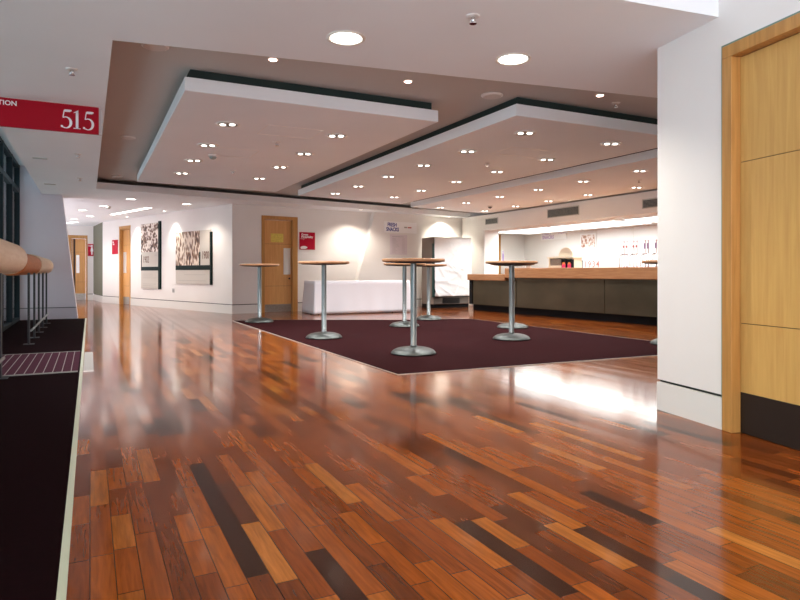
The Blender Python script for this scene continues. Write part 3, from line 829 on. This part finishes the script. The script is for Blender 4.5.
# fonts and swan-neck taps
fsp = on_bar(635.2, .32) - on_bar(625.3, .32)
for px, lb in ((625.3, 'first beer font from the left on the bar'), (635.2, 'second beer font from the left on the bar'), (646.5, 'third beer font from the left, with mauve badges'), (657.6, 'beer font at the right, half hidden behind the white column')):
    loc = barloc(px, .32); badge = TAPRED if px < 640 else MAUVE
    r = thing('beer_font', lb, 'beer font', loc, WBAR.rz, None)
    k_ = fsp / .27
    q = MB()
    for xx in (-.03, .05): q.lathe([(.022, 0), (.022, .012), (.010, .02), (.010, .24)], xx * k_, 0, 16)
    q.tube([(-.10 * k_, 0, .24), (.065 * k_, 0, .24)], .011, 10)
    q.build('column', mat('warm tap steel', (.42, .33, .33), .25, 1.0), r)
    for xx in (-.03, .05):
        h = MB(); h.tube([(xx * k_, 0, .25), (xx * k_, 0, .46)], [.006, .010], 8); h.lathe([(.012, .46), (.016, .475), (.008, .49)], xx * k_, 0, 12); hd = h.build('tap_handle', mat('pale tap handle', (.62, .42, .42), .4), r)
        MB().box((xx - .028) * k_, (xx + .020) * k_, -.016, -.010, .36 if badge is TAPRED else .33, .40 if badge is TAPRED else .43).build('badge', badge, hd)
    for xx in (-.165, -.115):
        MB().tube([(xx * k_, 0, .0), (xx * k_, 0, .17), ((xx + .012) * k_, 0, .20), ((xx + .04) * k_, 0, .225), (-.09 * k_, 0, .238)], .006, 8).build('swan_neck', mat('warm tap steel', (.42, .33, .33), .25, 1.0), r)
# shelf with splayed legs at the far end, purple bottle
p0 = WB.w(WB.sz(479, 262, .75)[0], .75, 0); p1 = WB.w(WB.sz(535, 262, .75)[0], .75, 0)
sw = (Vector(p1) - Vector(p0)).length; zsf = WB.sz(500, 262.5, .75)[1]
r = thing('serving_shelf', 'high pale serving shelf on splayed legs behind the lower bar top', 'shelf', p0, WB.rz)
MB().box(0, sw, 0, .40, zsf - .04, zsf).build('shelf_board', wood('pale shelf timber', (.66, .46, .32), (.74, .54, .40)), r)
for x, dx in ((.06, -.22), (.30, .0), (sw - .08, .15)):
    MB().tube([(x, .10, zsf - .04), (x + dx, .10, 0)], .014, 8).build('leg', mat('white leg paint', (.8, .78, .76), .5), r)
    MB().tube([(x, .32, zsf - .04), (x + dx, .32, 0)], .014, 8).build('leg', MATS['white leg paint'], r)
o_ = WB.w(WB.sz(503, 255, .6)[0], .60, zsf)
r = thing('bottle', 'slim purple bottle standing on the high shelf beside the orange door jamb', 'bottle', o_)
MB().lathe([(.016, 0), (.018, .02), (.018, .22), (.008, .28), (.008, .33)], seg=16).build('glass', PURPLE, r)
MB().lathe([(.010, .33), (.010, .35)], seg=12).build('cap', WPLAST, r)
o_ = WB.w(WB.sz(508, 260, .6)[0], .68, zsf)
o = MB().box(-.22, .28, -.04, .14, 0, .045).build('tray', mat('white tray', (.78, .76, .76), .4), loc=o_, rz=WB.rz, bevel=.01); tag(o, 'flat white tray lying on the high serving shelf', 'tray')
# grilles in the bulkhead
WBK = Wall((9.30, 14.4), (9.30, 3.0))
for (xa, xb, yt, ybm, lb) in ((485.5, 498, 219.3, 224.6, 'dark louvred grille at the far end of the bulkhead over the bar'), (547.5, 579.2, 210, 218, 'long dark louvred grille in the middle of the bulkhead over the bar'), (642.5, 676, 200, 208.5, 'dark louvred grille in the bulkhead partly hidden by the white column')):
    a_, zt = WBK.sz(xa, yt); b_, zb_ = WBK.sz(xb, yt + (xa - xb) * .1); a2, zb2 = WBK.sz(xa, ybm)
    r = thing('air_grille', lb, 'grille', WBK.w(a_, 0, zb2 - .01), WBK.rz)
    w_ = b_ - a_; h_ = zt - zb2 + .02; q = MB(); t = .018
    q.box(0, w_, -.012, 0, 0, t); q.box(0, w_, -.012, 0, h_ - t, h_); q.box(0, t, -.012, 0, t, h_ - t); q.box(w_ - t, w_, -.012, 0, t, h_ - t)
    q.build('frame', mat('grille frame', (.52, .52, .48), .5), r)
    MB().box(t, w_ - t, -.003, 0, t, h_ - t).build('backing', mat('grille dark', (.05, .055, .05), .7), r)
    q = MB(); k = t + .012
    while k < h_ - t - .008: q.box(t, w_ - t, -.011, -.004, k, k + .010); k += .024
    q.build('louvre', VENT, r)
# panel with a faded picture and 1934 behind the bar
a_, zt = WBB.sz(581, 233.2); b_, zt2 = WBB.sz(596.5, 233.2); _, zm = WBB.sz(589, 247.5); zbt = .80
r = thing('picture_panel', 'white picture panel with faded print and 1934 behind the bar', 'picture', WBB.w(a_, 0, 0), WBB.rz)
w_ = b_ - a_
MB().box(0, w_, -.03, 0, zbt, zt - .02).build('board', WPLAST, r)
MB().box(.04, w_ - .03, -.033, -.03, zm, zt - .06).build('print', SEPIA3, r)
zn = WBB.sz(589, 267)[1]
text_part('numeral', '1934', .22, mat('red brown numerals', (.50, .20, .16), .6), r, w_ * .26, zn, -.033, .004, space=1.35)
MB().box(.02, w_ * .17, -.034, -.03, zn - .02, zn + .18).build('square_mark', DKGREEN, r)
a_, zt = WBB.sz(541.5, 231.0); b_, _ = WBB.sz(566.5, 230); _, zb_ = WBB.sz(541.5, 240.5)
r = thing('menu_sign', 'white sign with faint purple FRESH SNACKS lettering behind the bar', 'sign', WBB.w(a_, 0, zb_), WBB.rz)
w_ = b_ - a_; h_ = zt - zb_
MB().box(0, w_, -.02, 0, 0, h_).build('board', WPLAST, r)
text_part('lettering', 'FRESH', h_ * .48, PALEP, r, w_ * .06, h_ * .56, -.021, .003)
text_part('lettering', 'SNACKS', h_ * .48, PALEP, r, w_ * .06, h_ * .12, -.021, .003)
text_part('lettering', 'NOW', h_ * .44, PALEP, r, w_ * .70, h_ * .56, -.021, .002)
# panel joints on the wall behind the bar: tall white wall panels
for i, (xa, xb) in enumerate(((597.5, 633), (633.6, 672))):
    a_, _ = WBB.sz(xa, 250); b_, _ = WBB.sz(xb, 250)
    struct(MB().box(a_ + .006, b_ - .006, -.012, 0, .1, 2.0).build('trim_%d' % (5 + i), WPLAST, loc=(WBB.p0.x, WBB.p0.y, 0), rz=WBB.rz))
# light panels added under the bulkhead to brighten the bar
for u, lb in ((12.8, 'added wide light panel under the bulkhead at the far end of the bar'), (10.6, 'added wide light panel under the bulkhead over the middle of the bar'), (8.3, 'added wide light panel under the bulkhead behind the white column')):
    r = thing('added_bar_light', lb, 'ceiling light', (10.35, u, 2.02))
    MB().box(-.59, .59, -1.03, 1.03, -.03, .012).build('housing', WPLAST, r)
    MB().box(-.55, .55, -1.0, 1.0, -.042, -.03).build('diffuser', BARL, r)
    l = bpy.data.lights.new('lamp_light', 'AREA'); l.shape = 'RECTANGLE'; l.size = 1.05; l.size_y = 1.95; l.energy = 20; l.color = (.93, 1, .98)
    lo = bpy.data.objects.new('lamp_light', l); C.objects.link(lo); lo.parent = r; lo.location = (0, 0, -.05)

# ------------------------------------------------------------------ signs and pictures on the walls
# red square sign beside the back door
a_, zt = WB.sz(299.3, 232); b_, _ = WB.sz(314.8, 232); _, zb_ = WB.sz(299.3, 249.5)
r = thing('wall_sign', 'square red sign with white lettering right of the timber door', 'sign', WB.w(a_, 0, zb_), WB.rz); w_ = b_ - a_; h_ = zt - zb_
MB().box(0, w_, -.012, 0, 0, h_).build('board', RED2, r)
text_part('lettering', 'Green', h_ * .17, WHITE, r, w_ * .11, h_ * .81, -.013, .002)
text_part('lettering', 'Hospitality', h_ * .17, WHITE, r, w_ * .11, h_ * .68, -.013, .002)
text_part('lettering', 'Lounge', h_ * .085, WHITE, r, w_ * .08, h_ * .60, -.013)
n = 20; MB().plate([(w_ * .07, h_ * .04), (w_ * .36, h_ * .04), (w_ * .50, h_ * .10)] + [(w_ * .28 + w_ * .22 * math.cos(PI * k / n), h_ * .12 + h_ * .085 * math.sin(PI * k / n)) for k in range(1, n + 1)], -.0135, -.011).build('emblem', WHITE, r)
# narrow red sign left of door 3
a_, zt = WP.sz(112.4, 240.2); b_, _ = WP.sz(118.0, 240); _, zb_ = WP.sz(112.4, 254.2)
r = thing('wall_sign', 'red sign with small white lettering on the left wall beside its door', 'sign', WP.w(a_, 0, zb_), WP.rz); w_ = b_ - a_; h_ = zt - zb_
MB().box(0, w_, -.012, 0, 0, h_).build('board', RED2, r)
text_part('lettering', 'Bar', h_ * .16, WHITE, r, w_ * .12, h_ * .80, -.013, .003)
text_part('lettering', 'Box', h_ * .16, WHITE, r, w_ * .16, h_ * .66, -.013, .003)
# toilet sign at the corridor end
a_, zt = WF.sz(87.9, 244); b_, _ = WF.sz(93.6, 244); _, zb_ = WF.sz(87.9, 256)
r = thing('wall_sign', 'red sign with a white standing figure at the corridor end', 'sign', WF.w(a_, 0, zb_), WF.rz); w_ = b_ - a_; h_ = zt - zb_
MB().box(0, w_, -.012, 0, 0, h_).build('board', RED2, r)
q = MB(); cx = w_ * .70
q.plate([(cx + .030 * math.cos(2 * PI * k / 14), h_ * .84 + .030 * math.sin(2 * PI * k / 14)) for k in range(14)], -.014, -.011)
q.plate([(cx - .018, h_ * .12), (cx - .004, h_ * .12), (cx - .004, h_ * .40), (cx - .04, h_ * .40), (cx - .018, h_ * .74), (cx, h_ * .76), (cx, h_ * .38), (cx - .002, h_ * .12)][0:1] + [(cx + .018, h_ * .12), (cx + .022, h_ * .38), (cx + .045, h_ * .40), (cx + .02, h_ * .74), (cx - .02, h_ * .74), (cx - .045, h_ * .40), (cx - .022, h_ * .38)], -.014, -.011)
q.build('figure', WHITE, r)
text_part('lettering', 'Toilet', h_ * .13, WHITE, r, w_ * .06, h_ * .80, -.013, .002, sx=.8)

# history panels
def lines(q, x0, x1, z, n, dz, rnd, h=.008):
    for k in range(n): q.box(x0, x1 - rnd.uniform(0, .25) * (x1 - x0), -.0285, -.026, z - k * dz - h, z - k * dz)
rnd = random.Random(2)
a_, zt = WP.sz(142.0, 224.5); b_, ztr = WP.sz(161.5, 222.3); _, zbm = WP.sz(142, 288.2); _, zband = WP.sz(142, 268.0); _, zph = WP.sz(150, 252.0)
r = thing('history_panel', 'tall portrait history panel with sepia crowd photo and 1902', 'picture', WP.w(a_, 0, zbm), WP.rz); w_ = b_ - a_; h_ = zt - zbm; vb = w_ * .085
MB().box(0, w_ - vb, -.025, 0, 0, h_).build('board', CREAM, r)
MB().box(0, w_ - vb, -.027, -.025, zph - zbm, h_ - .01).build('print', SEPIA1, r)
q = MB(); q.box(0, w_ - vb, -.030, 0, zband - zbm - .07, zband - zbm + .03); q.box(w_ - vb, w_, -.045, 0, -.01, h_ + .03); q.box(0, .04, -.030, -.025, zband - zbm + .03, zband - zbm + .36)
q.build('band', GREEN, r)
text_part('numeral', '1902', .25, BROWNT, r, w_ * .10, zband - zbm + .14, -.027, .002, sx=.75)
q = MB(); lines(q, w_ * .1, w_ * .80, zband - zbm - .16, 3, .05, rnd); lines(q, w_ * .1, w_ * .80, zband - zbm - .42, 4, .05, rnd); lines(q, w_ * .70, w_ * .88, zph - zbm - .06, 2, .04, rnd)
q.build('text_line', GREYT, r)
a_, zt = WP.sz(176.7, 232.8); b_, ztr = WP.sz(212.8, 232); _, zbm = WP.sz(176.7, 283.5); _, zband = WP.sz(176.7, 267.6); sp_, _ = WP.sz(200.7, 250)
r = thing('history_panel', 'wide history panel with sepia photograph and 1900 near the corner', 'picture', WP.w(a_, 0, zbm), WP.rz); w_ = b_ - a_; h_ = zt - zbm; vb = w_ * .035; px_ = sp_ - a_
MB().box(0, w_ - vb, -.025, 0, 0, h_).build('board', CREAM, r)
MB().box(0, px_, -.027, -.025, zband - zbm + .02, h_).build('print', SEPIA2, r)
q = MB(); q.box(0, w_ - vb, -.030, 0, zband - zbm - .06, zband - zbm + .05); q.box(w_ - vb, w_, -.045, 0, -.01, h_ - .05); q.box(px_ - .03, px_ + .03, -.030, -.025, zband - zbm + .05, zband - zbm + .36)
q.build('band', GREEN, r)
text_part('numeral', '1900', .25, BROWNT, r, px_ + .10, zband - zbm + .20, -.027, .004, sx=.66)
q = MB(); lines(q, w_ * .25, w_ * .93, zband - zbm - .17, 1, .05, rnd); lines(q, w_ * .06, w_ * .97, zband - zbm - .31, 1, .05, rnd)
q.build('text_line', GREYT, r)
a_, z_ = WP.sz(173.5, 290.5)
r = thing('wall_socket', 'small grey socket on the white wall below the history panels', 'socket', WP.w(a_, 0, z_), WP.rz)
MB().box(-.05, .05, -.012, 0, -.05, .05).build('plate', mat('socket grey', (.42, .42, .40), .4), r)
MB().box(-.02, .02, -.014, -.012, -.02, .02).build('rocker', mat('socket dark', (.15, .15, .15), .4), r)

# FRESH SNACKS sign and paper notice on the buttress
a_, zt = WB.sz(384.2, 221.2, BOFF); b_, _ = WB.sz(416, 223, BOFF); _, zb_ = WB.sz(384.2, 232.3, BOFF)
r = thing('wall_sign', 'white sign with blue FRESH SNACKS lettering on the back wall', 'sign', WB.w(a_, BOFF, zb_), WB.rz); w_ = b_ - a_; h_ = zt - zb_
MB().box(0, w_, -.03, 0, 0, h_).build('board', WPLAST, r)
text_part('lettering', 'FRESH', h_ * .46, BLUE, r, w_ * .08, h_ * .56, -.031, .004, sx=.80)
text_part('lettering', 'SNACKS', h_ * .46, BLUE, r, w_ * .045, h_ * .14, -.031, .004, sx=.80)
MB().box(w_ * .60, w_ * .69, -.032, -.03, h_ * .46, h_ * .58).build('grey_mark', GREYT, r)
MB().box(w_ * .71, w_ * .83, -.032, -.03, h_ * .46, h_ * .58).build('red_mark', mat('pale red print', (.62, .22, .22), .5), r)
a_, zt = WB.sz(390, 234.3, BOFF); b_, _ = WB.sz(407, 235, BOFF); _, zb_ = WB.sz(390, 254.5, BOFF)
r = thing('notice', 'white printed price list below the FRESH SNACKS sign', 'notice', WB.w(a_, BOFF, zb_), WB.rz); w_ = b_ - a_; h_ = zt - zb_
MB().box(0, w_, -.006, 0, 0, h_).build('sheet', PAPER, r)
q = MB(); q.box(w_ * .12, w_ * .80, -.007, -.006, h_ * .88, h_ * .91)
rnd = random.Random(4)
for k in range(14): q.box(w_ * .12, w_ * (.30 + rnd.uniform(0, .25)), -.007, -.006, h_ * (.08 + .055 * k), h_ * (.095 + .055 * k)); q.box(w_ * .70, w_ * .86, -.007, -.006, h_ * (.08 + .055 * k), h_ * (.095 + .055 * k))
q.build('text_line', mat('pale grey print', (.56, .52, .54), .7), r)

# ------------------------------------------------------------------ light
w = bpy.data.worlds.new('daylight'); bpy.context.scene.world = w; w.use_nodes = True
bg = w.node_tree.nodes['Background']; bg.inputs[0].default_value = (.79, .76, .83, 1); bg.inputs[1].default_value = 2.05
# wall washers over the history panels and over the chiller
def washer(W, px, off, power, col, ang, tgt_z, label, name='wall_washer'):
    a_, _ = W.s_at(px); loc = W.w(a_, off, ZC)
    r = thing(name, label, 'spotlight', loc, W.rz)
    MB().lathe([(.030, -.006), (.05, -.010), (.055, -.002), (.055, .004), (.030, .004)], seg=20, ring=True).build('trim_ring', MATS['lamp trim'], r)
    MB().lathe([(.032, -.013), (.032, -.008)], seg=20).build('lamp', LAMP, r)
    spot(r, power, col, ang, .8, .03, -.03, (math.atan2(off, ZC - tgt_z), 0, 0))
washer(WP, 138, .30, 26, (.95, 1, .92), 1.5, .9, 'small spotlight washing the left wall beside the 1902 panel')
washer(WP, 176, .30, 26, (.95, 1, .92), 1.5, .9, 'small spotlight washing the left wall between the two history panels')
washer(WB, 441, .35, 48, (1, .93, .80), 2.2, .9, 'small spotlight washing the back wall above the sheet covered chiller')

# ------------------------------------------------------------------ camera
cam = bpy.data.cameras.new('camera'); co = bpy.data.objects.new('camera', cam); C.objects.link(co)
cam.sensor_width = 36; cam.lens = F / 800 * 36; cam.shift_y = -(300 - HY) / 800; cam.clip_start = .05
co.location = (0, 0, H); co.rotation_euler = (PI / 2, 0, -math.atan2(FW.x, FW.y))
sc = bpy.context.scene; sc.camera = co
sc.view_settings.view_transform = 'Standard'; sc.view_settings.look = 'None'; sc.view_settings.gamma = 1; sc.view_settings.use_curve_mapping = False
sc.view_settings.exposure = 1.3
